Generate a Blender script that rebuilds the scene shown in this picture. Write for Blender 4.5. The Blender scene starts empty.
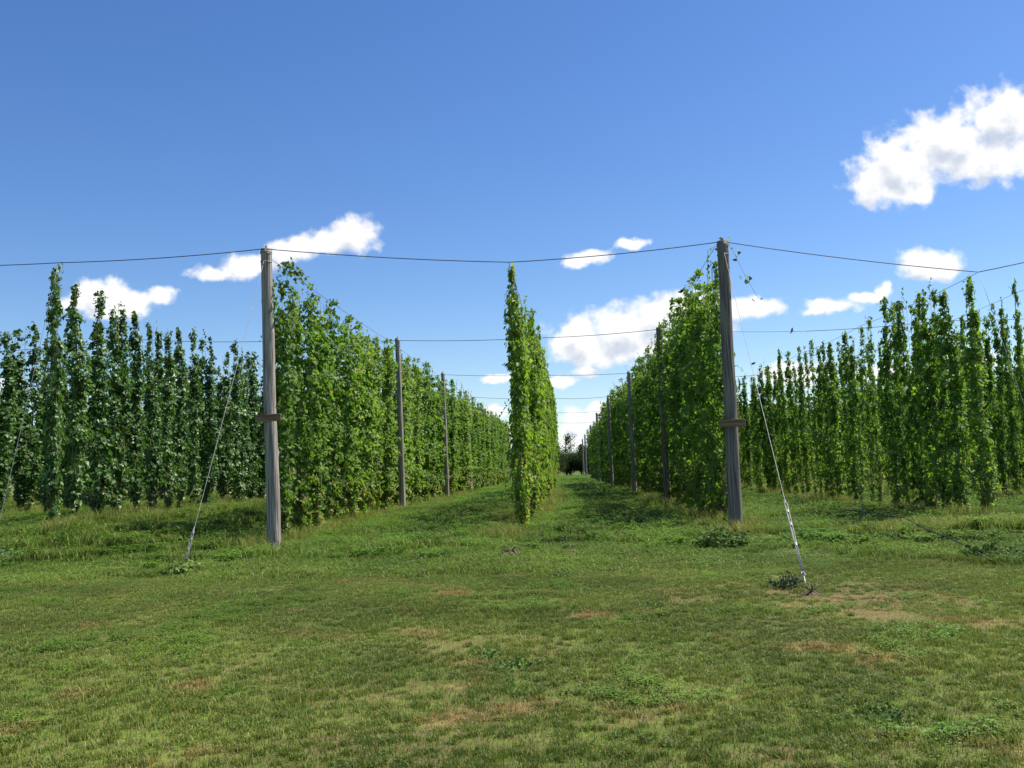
import bpy, math, random
import numpy as np
from mathutils import Vector, Matrix, noise as mn

# ------------------------------------------------------------------ camera, sky, sun
scene = bpy.context.scene
COL = scene.collection
F = 920.0; EYE = 1.5
ROLL = math.radians(2.1); PITCH = math.radians(5.2897); YAW = math.radians(3.5869)
fh = Vector((-math.sin(YAW), math.cos(YAW), 0)); r0 = Vector((math.cos(YAW), math.sin(YAW), 0)); zz = Vector((0, 0, 1))
fw = fh*math.cos(PITCH) + zz*math.sin(PITCH); u0 = zz*math.cos(PITCH) - fh*math.sin(PITCH)
rt = r0*math.cos(ROLL) - u0*math.sin(ROLL); up = u0*math.cos(ROLL) + r0*math.sin(ROLL)
cd = bpy.data.cameras.new('camera'); cam = bpy.data.objects.new('camera', cd); COL.objects.link(cam)
cd.sensor_width = 36; cd.lens = F/1024*36; cd.clip_start = 0.05; cd.clip_end = 6000
cam.matrix_world = Matrix(((rt.x, up.x, -fw.x, 0), (rt.y, up.y, -fw.y, 0), (rt.z, up.z, -fw.z, EYE), (0, 0, 0, 1)))
scene.camera = cam

SUN_EL = math.radians(56); SUN_AZ = math.radians(64)      # azimuth measured from +Y towards +X
sd = Vector((math.sin(SUN_AZ)*math.cos(SUN_EL), math.cos(SUN_AZ)*math.cos(SUN_EL), math.sin(SUN_EL)))
sl = bpy.data.lights.new('sun', 'SUN'); sl.energy = 4.9; sl.angle = math.radians(0.53); sl.color = (1.0, 0.955, 0.88)
so = bpy.data.objects.new('sun', sl); COL.objects.link(so)
so.rotation_euler = (-sd).to_track_quat('-Z', 'Y').to_euler()
scene.view_settings.view_transform = 'Standard'; scene.view_settings.look = 'None'
scene.view_settings.gamma = 1.0; scene.view_settings.exposure = 0.80
SKY_STRENGTH = 0.098
scene.cycles.use_denoising = True
scene.cycles.max_bounces = 6; scene.cycles.diffuse_bounces = 3; scene.cycles.transmission_bounces = 3
scene.cycles.glossy_bounces = 2; scene.cycles.transparent_max_bounces = 4

w = bpy.data.worlds.new('World'); scene.world = w; w.use_nodes = True
nt = w.node_tree; nt.nodes.clear(); N = nt.nodes.new; Lk = nt.links.new
def ray_uv(px, py):            # a cloud's direction in the sky: (x/y, z/y)
    d = fw*F + rt*(px-512) + up*(384-py)
    return d.x/d.y, d.z/d.y
CLOUDS = [  # x, y, half width, half height
 (898,170,44,36),(948,142,58,32),(1003,118,48,33),(985,160,70,24),(872,188,22,20),(1060,140,60,40),(905,190,30,16),
 (352,236,32,20),(318,243,36,14),(288,252,30,13),(246,266,34,12),(212,272,24,8),
 (100,294,30,18),(130,303,30,14),(160,297,16,11),(80,300,22,13),(112,312,34,10),
 (588,257,26,7),(572,264,16,6),(632,244,16,7),
 (582,340,36,26),(622,328,40,26),(660,318,45,23),(700,314,45,21),(748,308,40,12),(645,345,60,14),(600,355,50,12),
 (832,306,32,8),(868,297,20,6),(884,290,8,8),(815,312,14,5),
 (919,261,22,15),(944,263,20,14),(932,272,28,10),
 (592,419,16,13),(572,430,16,10),(602,408,16,9),(576,416,16,9),(497,378,18,6),(586,373,16,6),(556,382,24,6),
 (968,362,30,14),(493,411,16,6),(578,444,24,12),(10,384,14,12),(172,378,26,12),(795,374,40,14),(885,372,30,9),(620,400,10,8)]
grp = bpy.data.node_groups.new('cloud_field', 'ShaderNodeTree')
grp.interface.new_socket('P', in_out='INPUT', socket_type='NodeSocketVector')
grp.interface.new_socket('Density', in_out='OUTPUT', socket_type='NodeSocketFloat')
gi = grp.nodes.new('NodeGroupInput'); go = grp.nodes.new('NodeGroupOutput')
warp = grp.nodes.new('ShaderNodeTexNoise'); warp.inputs['Scale'].default_value = 38; warp.inputs['Detail'].default_value = 3
wv = grp.nodes.new('ShaderNodeVectorMath'); wv.operation = 'MULTIPLY_ADD'
wv.inputs[1].default_value = (.022, .016, 0); 
half = grp.nodes.new('ShaderNodeVectorMath'); half.operation = 'SUBTRACT'; half.inputs[1].default_value = (.5, .5, .5)
grp.links.new(gi.outputs[0], warp.inputs['Vector']); grp.links.new(warp.outputs['Color'], half.inputs[0])
grp.links.new(half.outputs[0], wv.inputs[0]); grp.links.new(gi.outputs[0], wv.inputs[2])
last = None
for (cx, cy, rx, ry) in CLOUDS:
    u, v = ray_uv(cx, cy)
    ma = grp.nodes.new('ShaderNodeVectorMath'); ma.operation = 'MULTIPLY_ADD'
    sx, sy = F/rx, F/ry
    ma.inputs[1].default_value = (sx, sy, 0); ma.inputs[2].default_value = (-u*sx, -v*sy, 0)
    grp.links.new(wv.outputs[0], ma.inputs[0])
    ln = grp.nodes.new('ShaderNodeVectorMath'); ln.operation = 'LENGTH'; grp.links.new(ma.outputs[0], ln.inputs[0])
    if last is None: last = ln.outputs['Value']
    else:
        mi = grp.nodes.new('ShaderNodeMath'); mi.operation = 'SMOOTH_MIN'; mi.inputs[2].default_value = .35
        grp.links.new(last, mi.inputs[0]); grp.links.new(ln.outputs['Value'], mi.inputs[1]); last = mi.outputs[0]
nz = grp.nodes.new('ShaderNodeTexNoise'); nz.inputs['Scale'].default_value = 52; nz.inputs['Detail'].default_value = 6; nz.inputs['Roughness'].default_value = .50
grp.links.new(gi.outputs[0], nz.inputs['Vector'])
a = grp.nodes.new('ShaderNodeMath'); a.operation = 'SUBTRACT'; a.inputs[0].default_value = 1.12; grp.links.new(last, a.inputs[1])
b = grp.nodes.new('ShaderNodeMath'); b.operation = 'MULTIPLY_ADD'; b.inputs[1].default_value = 1.6; b.inputs[2].default_value = -.80
grp.links.new(nz.outputs['Fac'], b.inputs[0])
c = grp.nodes.new('ShaderNodeMath'); c.operation = 'ADD'; grp.links.new(a.outputs[0], c.inputs[0]); grp.links.new(b.outputs[0], c.inputs[1])
grp.links.new(c.outputs[0], go.inputs[0])

tc = N('ShaderNodeTexCoord'); sp = N('ShaderNodeSeparateXYZ'); Lk(tc.outputs['Generated'], sp.inputs[0])
ymax = N('ShaderNodeMath'); ymax.operation = 'MAXIMUM'; ymax.inputs[1].default_value = .15; Lk(sp.outputs['Y'], ymax.inputs[0])
dx = N('ShaderNodeMath'); dx.operation = 'DIVIDE'; Lk(sp.outputs['X'], dx.inputs[0]); Lk(ymax.outputs[0], dx.inputs[1])
dz = N('ShaderNodeMath'); dz.operation = 'DIVIDE'; Lk(sp.outputs['Z'], dz.inputs[0]); Lk(ymax.outputs[0], dz.inputs[1])
cb = N('ShaderNodeCombineXYZ'); Lk(dx.outputs[0], cb.inputs[0]); Lk(dz.outputs[0], cb.inputs[1])
g1 = N('ShaderNodeGroup'); g1.node_tree = grp; Lk(cb.outputs[0], g1.inputs[0])
off = N('ShaderNodeVectorMath'); off.operation = 'ADD'; off.inputs[1].default_value = (.006, .020, 0); Lk(cb.outputs[0], off.inputs[0])
g2 = N('ShaderNodeGroup'); g2.node_tree = grp; Lk(off.outputs[0], g2.inputs[0])
al = N('ShaderNodeMapRange'); al.interpolation_type = 'SMOOTHSTEP'; al.inputs[1].default_value = -.10; al.inputs[2].default_value = .62; Lk(g1.outputs[0], al.inputs[0])
sh = N('ShaderNodeMapRange'); sh.interpolation_type = 'SMOOTHSTEP'; sh.inputs[1].default_value = .35; sh.inputs[2].default_value = 1.25; Lk(g2.outputs[0], sh.inputs[0])  # shaded cloud undersides painted in, from the density found towards the sun
cc = N('ShaderNodeMixRGB'); cc.inputs[1].default_value = (1.0, 1.0, 1.0, 1); cc.inputs[2].default_value = (.58, .64, .75, 1); Lk(sh.outputs[0], cc.inputs[0])
cs = N('ShaderNodeVectorMath'); cs.operation = 'SCALE'; cs.inputs['Scale'].default_value = .63/SKY_STRENGTH; Lk(cc.outputs[0], cs.inputs[0])
sky = N('ShaderNodeTexSky'); sky.sky_type = 'NISHITA'; sky.sun_disc = False; sky.sun_elevation = SUN_EL; sky.sun_rotation = SUN_AZ
sky.altitude = 200; sky.air_density = 1.0; sky.dust_density = .35; sky.ozone_density = 3.0
hs = N('ShaderNodeHueSaturation'); hs.inputs['Hue'].default_value = .509; hs.inputs['Saturation'].default_value = 1.24; hs.inputs['Value'].default_value = .88; Lk(sky.outputs[0], hs.inputs['Color'])
mx = N('ShaderNodeMixRGB'); Lk(al.outputs[0], mx.inputs[0]); Lk(hs.outputs[0], mx.inputs[1]); Lk(cs.outputs[0], mx.inputs[2])
bg = N('ShaderNodeBackground'); bg.inputs['Strength'].default_value = SKY_STRENGTH; Lk(mx.outputs[0], bg.inputs['Color'])
wo = N('ShaderNodeOutputWorld'); Lk(bg.outputs[0], wo.inputs['Surface'])

# ------------------------------------------------------------------ helpers
rng = np.random.default_rng(7); random.seed(7)
def mesh_np(name, V, faces, mats=(), smooth=False, attrs=None):
    """V (n,3); faces: (m,k) array or list of lists."""
    me = bpy.data.meshes.new(name)
    V = np.asarray(V, dtype=np.float32)
    if isinstance(faces, np.ndarray):
        m, k = faces.shape
        me.vertices.add(len(V)); me.vertices.foreach_set('co', V.ravel())
        me.loops.add(m*k); me.loops.foreach_set('vertex_index', faces.astype(np.int32).ravel())
        me.polygons.add(m); me.polygons.foreach_set('loop_start', np.arange(0, m*k, k, dtype=np.int32))
        me.update(calc_edges=True)
    else:
        me.from_pydata([tuple(v) for v in V], [], [list(f) for f in faces]); me.update()
    if smooth: me.polygons.foreach_set('use_smooth', np.ones(len(me.polygons), dtype=bool))
    for m_ in mats: me.materials.append(m_)
    if attrs:
        for an, (dom, typ, val) in attrs.items():
            at = me.attributes.new(an, typ, dom)
            at.data.foreach_set('color' if typ == 'FLOAT_COLOR' else ('vector' if typ == 'FLOAT_VECTOR' else 'value'), np.asarray(val, dtype=np.float32).ravel())
    return me
def link(name, me, parent=None, loc=(0, 0, 0)):
    o = bpy.data.objects.new(name, me); COL.objects.link(o); o.location = loc
    if parent: o.parent = parent
    return o
def tag(o, label=None, cat=None, group=None, kind=None):
    if label: o['label'] = label
    if cat: o['category'] = cat
    if group: o['group'] = group
    if kind: o['kind'] = kind
    return o
def tube(path, rad, seg=8, cap=True):
    """returns V, faces of a tube along path; rad scalar or list"""
    P = [Vector(p) for p in path]; n = len(P)
    rad = [rad]*n if not hasattr(rad, '__len__') else rad
    V = []; Fc = []
    ref = None
    for i in range(n):
        t = (P[min(i+1, n-1)] - P[max(i-1, 0)]).normalized()
        if ref is None:
            ref = t.orthogonal().normalized()
        ref = (ref - t*ref.dot(t)).normalized(); bi = t.cross(ref)
        for k in range(seg):
            a_ = 2*math.pi*k/seg
            V.append(P[i] + (ref*math.cos(a_) + bi*math.sin(a_))*rad[i])
    for i in range(n-1):
        for k in range(seg):
            k2 = (k+1) % seg
            Fc.append((i*seg+k, i*seg+k2, (i+1)*seg+k2, (i+1)*seg+k))
    if cap:
        Fc.append(tuple(range(seg-1, -1, -1))); Fc.append(tuple((n-1)*seg+k for k in range(seg)))
    return [tuple(v) for v in V], Fc
class MB:
    def __init__(s): s.V = []; s.F = []
    def add(s, VF):
        o = len(s.V); s.V += VF[0]; s.F += [tuple(i+o for i in f) for f in VF[1]]; return s
    def box(s, c, h, rot=None):
        vs = []
        for x in (-1, 1):
            for y in (-1, 1):
                for z in (-1, 1):
                    v = Vector((x*h[0], y*h[1], z*h[2]))
                    if rot: v = rot @ v
                    vs.append(tuple(v + Vector(c)))
        return s.add((vs, [(0,1,3,2),(4,6,7,5),(0,4,5,1),(2,3,7,6),(0,2,6,4),(1,5,7,3)]))
    def mesh(s, name, mat, smooth=False): return mesh_np(name, s.V, s.F, [mat], smooth)

def nmat(name):
    m = bpy.data.materials.new(name); m.use_nodes = True
    t = m.node_tree; t.nodes.clear()
    return m, t, t.nodes.new, t.links.new
def leaf_mat(name, tint, rough=.5, transl=.3, spec=.35, wpos=None, tmul=(1.3, 1.5, .6)):
    m, t, n, l = nmat(name)
    out = n('ShaderNodeOutputMaterial'); at = n('ShaderNodeAttribute'); at.attribute_name = 'Col'
    mul = n('ShaderNodeMixRGB'); mul.blend_type = 'MULTIPLY'; mul.inputs[0].default_value = 1; mul.inputs[2].default_value = (*tint, 1)
    l(at.outputs['Color'], mul.inputs[1])
    oi = n('ShaderNodeObjectInfo'); hv = n('ShaderNodeHueSaturation')
    mr = n('ShaderNodeMapRange'); mr.inputs[3].default_value = .86; mr.inputs[4].default_value = 1.16; l(oi.outputs['Random'], mr.inputs[0])
    l(mr.outputs[0], hv.inputs['Value'])
    mr2 = n('ShaderNodeMapRange'); mr2.inputs[3].default_value = .51; mr2.inputs[4].default_value = .49; l(oi.outputs['Random'], mr2.inputs[0]); l(mr2.outputs[0], hv.inputs['Hue'])
    l(mul.outputs[0], hv.inputs['Color'])
    p = n('ShaderNodeBsdfPrincipled'); p.inputs['Roughness'].default_value = rough; p.inputs['Specular IOR Level'].default_value = spec
    l(hv.outputs[0], p.inputs['Base Color'])
    tr = n('ShaderNodeBsdfTranslucent'); tm = n('ShaderNodeMixRGB'); tm.blend_type = 'MULTIPLY'; tm.inputs[0].default_value = 1
    tm.inputs[2].default_value = (*tmul, 1); l(hv.outputs[0], tm.inputs[1]); l(tm.outputs[0], tr.inputs['Color'])
    ms = n('ShaderNodeMixShader'); ms.inputs[0].default_value = transl; l(p.outputs[0], ms.inputs[1]); l(tr.outputs[0], ms.inputs[2])
    l(ms.outputs[0], out.inputs['Surface']); return m
def simple_mat(name, c1, c2, scale=(20, 20, 20), rough=.8, bump=.0, metal=0., detail=6, noise_scale=1., coord='Object'):
    m, t, n, l = nmat(name)
    out = n('ShaderNodeOutputMaterial'); tc_ = n('ShaderNodeTexCoord'); mp = n('ShaderNodeMapping'); mp.inputs['Scale'].default_value = scale
    l(tc_.outputs[coord], mp.inputs[0]); nz_ = n('ShaderNodeTexNoise'); nz_.inputs['Scale'].default_value = noise_scale; nz_.inputs['Detail'].default_value = detail
    l(mp.outputs[0], nz_.inputs['Vector']); cr = n('ShaderNodeValToRGB'); cr.color_ramp.elements[0].position = .35; cr.color_ramp.elements[1].position = .65
    cr.color_ramp.elements[0].color = (*c1, 1); cr.color_ramp.elements[1].color = (*c2, 1); l(nz_.outputs['Fac'], cr.inputs[0])
    p = n('ShaderNodeBsdfPrincipled'); p.inputs['Roughness'].default_value = rough; p.inputs['Metallic'].default_value = metal; p.inputs['Specular IOR Level'].default_value = .3
    l(cr.outputs[0], p.inputs['Base Color'])
    if bump:
        bp = n('ShaderNodeBump'); bp.inputs['Strength'].default_value = bump; bp.inputs['Distance'].default_value = .02; l(nz_.outputs['Fac'], bp.inputs['Height']); l(bp.outputs[0], p.inputs['Normal'])
    l(p.outputs[0], out.inputs['Surface']); return m
M_hop = leaf_mat('hop_leaf', (1, 1, 1), rough=.5, transl=.45, spec=.2)
M_hopf = leaf_mat('hop_leaf_bright', (1.22, 1.16, 1.05), rough=.5, transl=.45, spec=.2)  # lighter, yellower leaf tint for the middle row
M_hopd = leaf_mat('hop_leaf_dark_shaded', (.56, .68, .80), rough=.45, transl=.28, spec=.35)  # left rows: darker leaf variety, with their shaded bluish look put into the tint
M_tree = leaf_mat('tree_leaf', (1, 1, 1), rough=.75, transl=.2, spec=.08)
M_wood = simple_mat('weathered_wood', (.13, .11, .092), (.42, .37, .32), scale=(30, 30, 1.1), rough=.9, bump=1.0)
M_woodd = simple_mat('dark_weathered_wood', (.085, .07, .06), (.29, .245, .21), scale=(30, 30, 1.1), rough=.9, bump=1.0)
M_plank = simple_mat('brown_plank', (.15, .09, .05), (.30, .20, .12), scale=(1.5, 30, 30), rough=.8, bump=.3)
M_wire = simple_mat('steel_wire', (.06, .06, .065), (.12, .12, .13), rough=.5, metal=.6)
M_galv = simple_mat('galvanised_cable', (.18, .18, .18), (.30, .30, .29), rough=.55, metal=.2)
M_stem = simple_mat('bine_stem', (.10, .12, .04), (.24, .20, .11), scale=(8, 8, 3), rough=.7)
M_bark = simple_mat('bark', (.05, .04, .03), (.13, .11, .09), scale=(6, 6, 2), rough=.9, bump=.4)
M_hose = simple_mat('black_hose', (.012, .012, .013), (.03, .03, .03), rough=.5)
M_bird = simple_mat('bird_plumage', (.012, .012, .014), (.03, .028, .03), rough=.6)

# ------------------------------------------------------------------ ground
RR, R3 = 8.6, 13.4
def fbm(x, y, s, o=0):
    return mn.noise(Vector((x*s+o, y*s-o, o*.37)))
def row_bend(x, d):
    return x - 1.2*(1-math.exp(-(d-46)/28)) if d > 46 and x > 0 else x
ROWX = [-36.0, -31.2, -26.3, -21.4, -16.5, -11.6, -6.68, -1.33, 3.30, RR, R3, 18.3, 23.2, 28.1, 33.0, 37.9]
def gh(x, y):
    """height of the ground"""
    h = .035*fbm(x, y, .35) + .015*fbm(x, y, 1.3, 5)
    if y > 14: h += .05*fbm(x, y, .08, 9)*min(1, (y-14)/15)
    if y > 17.5:
        k = min(1, (y-17.5)/3)
        for rx in ROWX:
            dx_ = abs(x-rx)
            if dx_ < 1.0: h += k*.04*(1-dx_)**2*(3-2*(1-dx_))
    # the earth bank in front of the right-hand rows
    if 5 < x < 16 and 13 < y < 26:
        s_ = abs((y-17.9) + .12*(x-8.6) + .5*fbm(x, y, .5, 3))
        h += .16*max(0, 1-s_/1.1)*min(1, (x-5)/1.5)*min(1, (16-x)/2)*(1+.8*fbm(x, y, 1.8, 7))
    if y > 17 and x < -8.3: h += .55*min(1, (-8.3-x)/3.0)*min(1, (y-17)/2.5)*(1 if y < 60 else max(0, 1-(y-60)/40))
    for (px_, py_) in ((-6.6, 20.0), (3.42, 20.3), (-1.28, 22.0)):
        q = math.hypot(x-px_, (y-py_)*.6); h = h*min(1, q/2.5) - .06*max(0, 1-q/2.5)
    return h
def soil_mask(x, y):
    v = 0
    if y > 19.5:
        rd_ = min(abs(x-row_bend(rx, y)) for rx in ROWX)
        if rd_ < .8: v = .75*(1-rd_/.8)+.7*fbm(x, y, 1.1, 17)
    if 5 < x < 16 and 13 < y < 26:
        s_ = abs((y-17.9) + .12*(x-8.6) + .5*fbm(x, y, .5, 3))
        v = max(v, (1-s_/1.0)*(.75+.6*fbm(x, y, 1.5, 2))*min(1, max(0, (x-5)))*.8)
    for (px_, py_, r_, s_) in SOIL:
        d_ = math.hypot(x-px_, (y-py_)*.6)/r_
        if d_ < 1.4: v = max(v, s_*(1.2-d_+.7*fbm(x, y, 2.5, 1)))
    return max(0, min(1, v))
def pix_ground(px, py):
    d = fw*F + rt*(px-512) + up*(384-py); t = -EYE/d.z
    return d.x*t, d.y*t
SOIL = []
for (px_, py_, r_, s_) in [(505,555,.8,.9),(560,545,.8,.5),(600,545,.9,.45),(690,598,.7,.35),(780,596,1.1,.5),(870,600,1.5,.75),(235,664,.4,.35),(470,708,.34,.75),(488,712,.25,.6),
                     (556,704,.18,.55),(630,724,.22,.85),(545,648,.35,.6),(520,640,.6,.4),(560,672,.2,.5),(350,745,.4,.5),(265,682,.5,.45),(440,640,.7,.45),(640,720,.25,.6),(600,570,.8,.5),
                     (740,620,.6,.25),(145,620,.4,.35),(118,566,.8,.4),(100,655,.5,.2),(790,760,.3,.4),(420,760,.5,.4),(360,702,.5,.3),(510,752,.3,.3)]:
    SOIL.append((*pix_ground(px_, py_), r_*.75, s_*.9))
def axis(pts):
    out = [pts[0][0]]
    for (a0, step), (a1, _) in zip(pts[:-1], pts[1:]):
        n_ = max(1, round((a1-a0)/step)); out += [a0+(a1-a0)*(i+1)/n_ for i in range(n_)]
    return out
xs = axis([(-3000, 600), (-600, 120), (-120, 12), (-36, 1.2), (-12, .25), (18, 1.2), (42, 12), (120, 120), (600, 600), (3000, 0)])
ys = axis([(-300, 60), (-60, 12), (0, .6), (3, .16), (24, .5), (60, 1.5), (130, 8), (240, 60), (900, 500), (4000, 0)])
GV = []; GS = []
for y in ys:
    for x in xs:
        near = -60 < x < 60 and 0 < y < 150
        GV.append((x, y, gh(x, y) if near else 0)); GS.append(soil_mask(x, y) if near else 0)
nx = len(xs); GF = np.array([(j*nx+i, j*nx+i+1, (j+1)*nx+i+1, (j+1)*nx+i) for j in range(len(ys)-1) for i in range(nx-1)])

def ground_colour(t, n, l, blade):
    """shared colouring: green turf, dry patches, bare soil"""
    geo = n('ShaderNodeNewGeometry')
    def noise_(s, d=4, w_=0.0):
        z_ = n('ShaderNodeTexNoise'); z_.inputs['Scale'].default_value = s; z_.inputs['Detail'].default_value = d
        ad = n('ShaderNodeVectorMath'); ad.operation = 'ADD'; ad.inputs[1].default_value = (w_, w_*1.7, 0); l(geo.outputs['Position'], ad.inputs[0]); l(ad.outputs[0], z_.inputs['Vector']); return z_.outputs['Fac']
    def ramp(f, a_, b_):
        r_ = n('ShaderNodeMapRange'); r_.interpolation_type = 'SMOOTHSTEP'; r_.inputs[1].default_value = a_; r_.inputs[2].default_value = b_; l(f, r_.inputs[0]); return r_.outputs[0]
    def mix(f, a_, b_):
        m_ = n('ShaderNodeMixRGB'); l(f, m_.inputs[0])
        for i_, c_ in ((1, a_), (2, b_)):
            if isinstance(c_, tuple): m_.inputs[i_].default_value = (*c_, 1)
            else: l(c_, m_.inputs[i_])
        return m_.outputs[0]
    dark = (.078, .118, .018); mid = (.132, .180, .030); lush = (.105, .178, .026); dry = (.27, .180, .072); straw = (.27, .215, .115)
    c1 = mix(ramp(noise_(.45, 3), .35, .65), dark, mid)
    c2 = mix(ramp(noise_(1.6, 4, 11), .55, .72), c1, lush)
    sy_ = n('ShaderNodeSeparateXYZ'); l(geo.outputs['Position'], sy_.inputs[0])
    dr = ramp(noise_(1.1, 5, 23), .56, .76)
    # mown headland nearest the camera is drier than the rank grass under the rows
    yr = n('ShaderNodeMapRange'); yr.inputs[1].default_value = 12; yr.inputs[2].default_value = 18; yr.inputs[3].default_value = .75; yr.inputs[4].default_value = .12; l(sy_.outputs['Y'], yr.inputs[0])
    dm = n('ShaderNodeMath'); dm.operation = 'MULTIPLY'; l(dr, dm.inputs[0]); l(yr.outputs[0], dm.inputs[1])
    c3 = mix(dm.outputs[0], c2, dry)
    lm = n('ShaderNodeMapRange'); lm.inputs[1].default_value = 11; lm.inputs[2].default_value = 17; lm.inputs[3].default_value = 0; lm.inputs[4].default_value = .8; l(sy_.outputs['Y'], lm.inputs[0])
    c3b = mix(lm.outputs[0], c3, mix(ramp(noise_(.6, 3, 41), .3, .7), (.075, .128, .020), (.145, .222, .034)))
    return c3b, noise_, ramp, mix, straw
m_, t_, n_, l_ = nmat('turf_ground'); M_ground = m_
colr, noise_, ramp, mix, straw = ground_colour(t_, n_, l_, False)
sa = n_('ShaderNodeAttribute'); sa.attribute_name = 'soil'
soilc = mix(noise_(14, 6, 3), (.10, .052, .028), (.26, .150, .085))
under = mix(ramp(noise_(9, 5, 8), .35, .7), colr, (.095, .080, .034))
gc = mix(sa.outputs['Fac'], under, soilc)
p_ = n_('ShaderNodeBsdfPrincipled'); p_.inputs['Roughness'].default_value = .95; p_.inputs['Specular IOR Level'].default_value = .1; l_(gc, p_.inputs['Base Color'])
bp_ = n_('ShaderNodeBump'); bp_.inputs['Strength'].default_value = .7; bp_.inputs['Distance'].default_value = .03; l_(noise_(22, 8, 2), bp_.inputs['Height']); l_(bp_.outputs[0], p_.inputs['Normal'])
o_ = n_('ShaderNodeOutputMaterial'); l_(p_.outputs[0], o_.inputs['Surface'])
g = link('ground', mesh_np('ground', GV, GF, [M_ground], True, {'soil': ('POINT', 'FLOAT', GS)})); tag(g, kind='structure')

# ------------------------------------------------------------------ grass (uncountable: stuff)
m_, t_, n_, l_ = nmat('grass_blades'); M_blade = m_
colr, noise_, ramp, mix, straw = ground_colour(t_, n_, l_, True)
at_ = n_('ShaderNodeAttribute'); at_.attribute_name = 'Col'
mu_ = n_('ShaderNodeMixRGB'); mu_.blend_type = 'MULTIPLY'; mu_.inputs[0].default_value = 1; l_(colr, mu_.inputs[1]); l_(at_.outputs['Color'], mu_.inputs[2])
p_ = n_('ShaderNodeBsdfPrincipled'); p_.inputs['Roughness'].default_value = .5; p_.inputs['Specular IOR Level'].default_value = .3; l_(mu_.outputs[0], p_.inputs['Base Color'])
tr_ = n_('ShaderNodeBsdfTranslucent'); l_(mu_.outputs[0], tr_.inputs['Color']); ms_ = n_('ShaderNodeMixShader'); ms_.inputs[0].default_value = .35
l_(p_.outputs[0], ms_.inputs[1]); l_(tr_.outputs[0], ms_.inputs[2]); o_ = n_('ShaderNodeOutputMaterial'); l_(ms_.outputs[0], o_.inputs['Surface'])
M_flower = simple_mat('clover_flower', (.55, .55, .5), (.75, .75, .68))

def blade_patch(name, size, count, h0, h1, wid, lean, seed, straw_f=.12, clump=0, broad=0):
    r = np.random.default_rng(seed)
    P = r.normal(0, size*.30, (count, 2))
    if clump:
        cen = (r.random((clump, 2))-.5)*size; k = r.integers(0, clump, count)
        sel = r.random(count) < .75
        P[sel] = cen[k[sel]] + r.normal(0, size*.035, (sel.sum(), 2))
    az = r.random(count)*2*np.pi; h = h0+(h1-h0)*r.random(count)**1.5; ln = lean*(.3+r.random(count))*h
    wd = wid*(.7+.6*r.random(count)); la = r.random(count)*2*np.pi
    dirx, diry = np.cos(az)*wd/2, np.sin(az)*wd/2; lx, ly = np.cos(la)*ln, np.sin(la)*ln
    z0 = np.full(count, -.01)
    V = np.stack([np.stack([P[:,0]-dirx, P[:,1]-diry, z0], 1), np.stack([P[:,0]+dirx, P[:,1]+diry, z0], 1),
                  np.stack([P[:,0]+dirx*.75+lx*.35, P[:,1]+diry*.75+ly*.35, h*.6], 1), np.stack([P[:,0]-dirx*.75+lx*.35, P[:,1]-diry*.75+ly*.35, h*.6], 1),
                  np.stack([P[:,0]+lx, P[:,1]+ly, h*(1-.25*lean)], 1)], 1)
    idx = np.arange(count)[:, None]*5
    T = np.concatenate([idx+np.array([[0,1,2]]), idx+np.array([[0,2,3]]), idx+np.array([[3,2,4]])])
    base = 1.5*np.ones((count, 3))*(.7+.5*r.random((count, 1))); base[:, 0] *= .9+.35*r.random(count); 
    st = r.random(count) < straw_f; base[st] = np.array([3.2, 1.9, 2.9])*(.6+.6*r.random((st.sum(), 1)))
    C = np.ones((count, 5, 4)); C[:, :, :3] = base[:, None, :]
    V = V.reshape(-1, 3); C = C.reshape(-1, 4); mi = None
    if broad:       # small round clover / rosette leaves
        bP = (r.random((broad, 2))-.5)*size; cen = (r.random((6, 2))-.5)*size; bP = cen[r.integers(0, 6, broad)]+r.normal(0, size*.09, (broad, 2))
        az = r.random(broad)*2*np.pi; s = wid*(2.2+2.5*r.random(broad)); hz = h0*.6+r.random(broad)*h1*.7
        ca, sa_ = np.cos(az), np.sin(az); q = []
        for (a_, b_, c_) in ((0,-.5,-.1),(.45,0,.12),(0,.9,-.1),(-.45,0,.12)):
            q.append(np.stack([bP[:,0]+(ca*a_-sa_*b_)*s, bP[:,1]+(sa_*a_+ca*b_)*s, hz+c_*s*(.5+r.random(broad))], 1))
        bV = np.stack(q, 1).reshape(-1, 3); ib = np.arange(broad)[:, None]*4+len(V)
        T = np.concatenate([T, ib+np.array([[0,1,2]]), ib+np.array([[0,2,3]])]); V = np.concatenate([V, bV])
        bc = np.ones((broad, 4, 4)); bc[:, :, :3] = (np.array([1.05, 1.3, .9])*(.7+.6*r.random((broad, 1))))[:, None, :]
        C = np.concatenate([C, bc.reshape(-1, 4)])
    me = mesh_np(name, V, T, [M_blade], False, {'Col': ('POINT', 'FLOAT_COLOR', C)})
    return bpy.data.objects.new(name, me)      # source of the scatter, never linked
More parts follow.
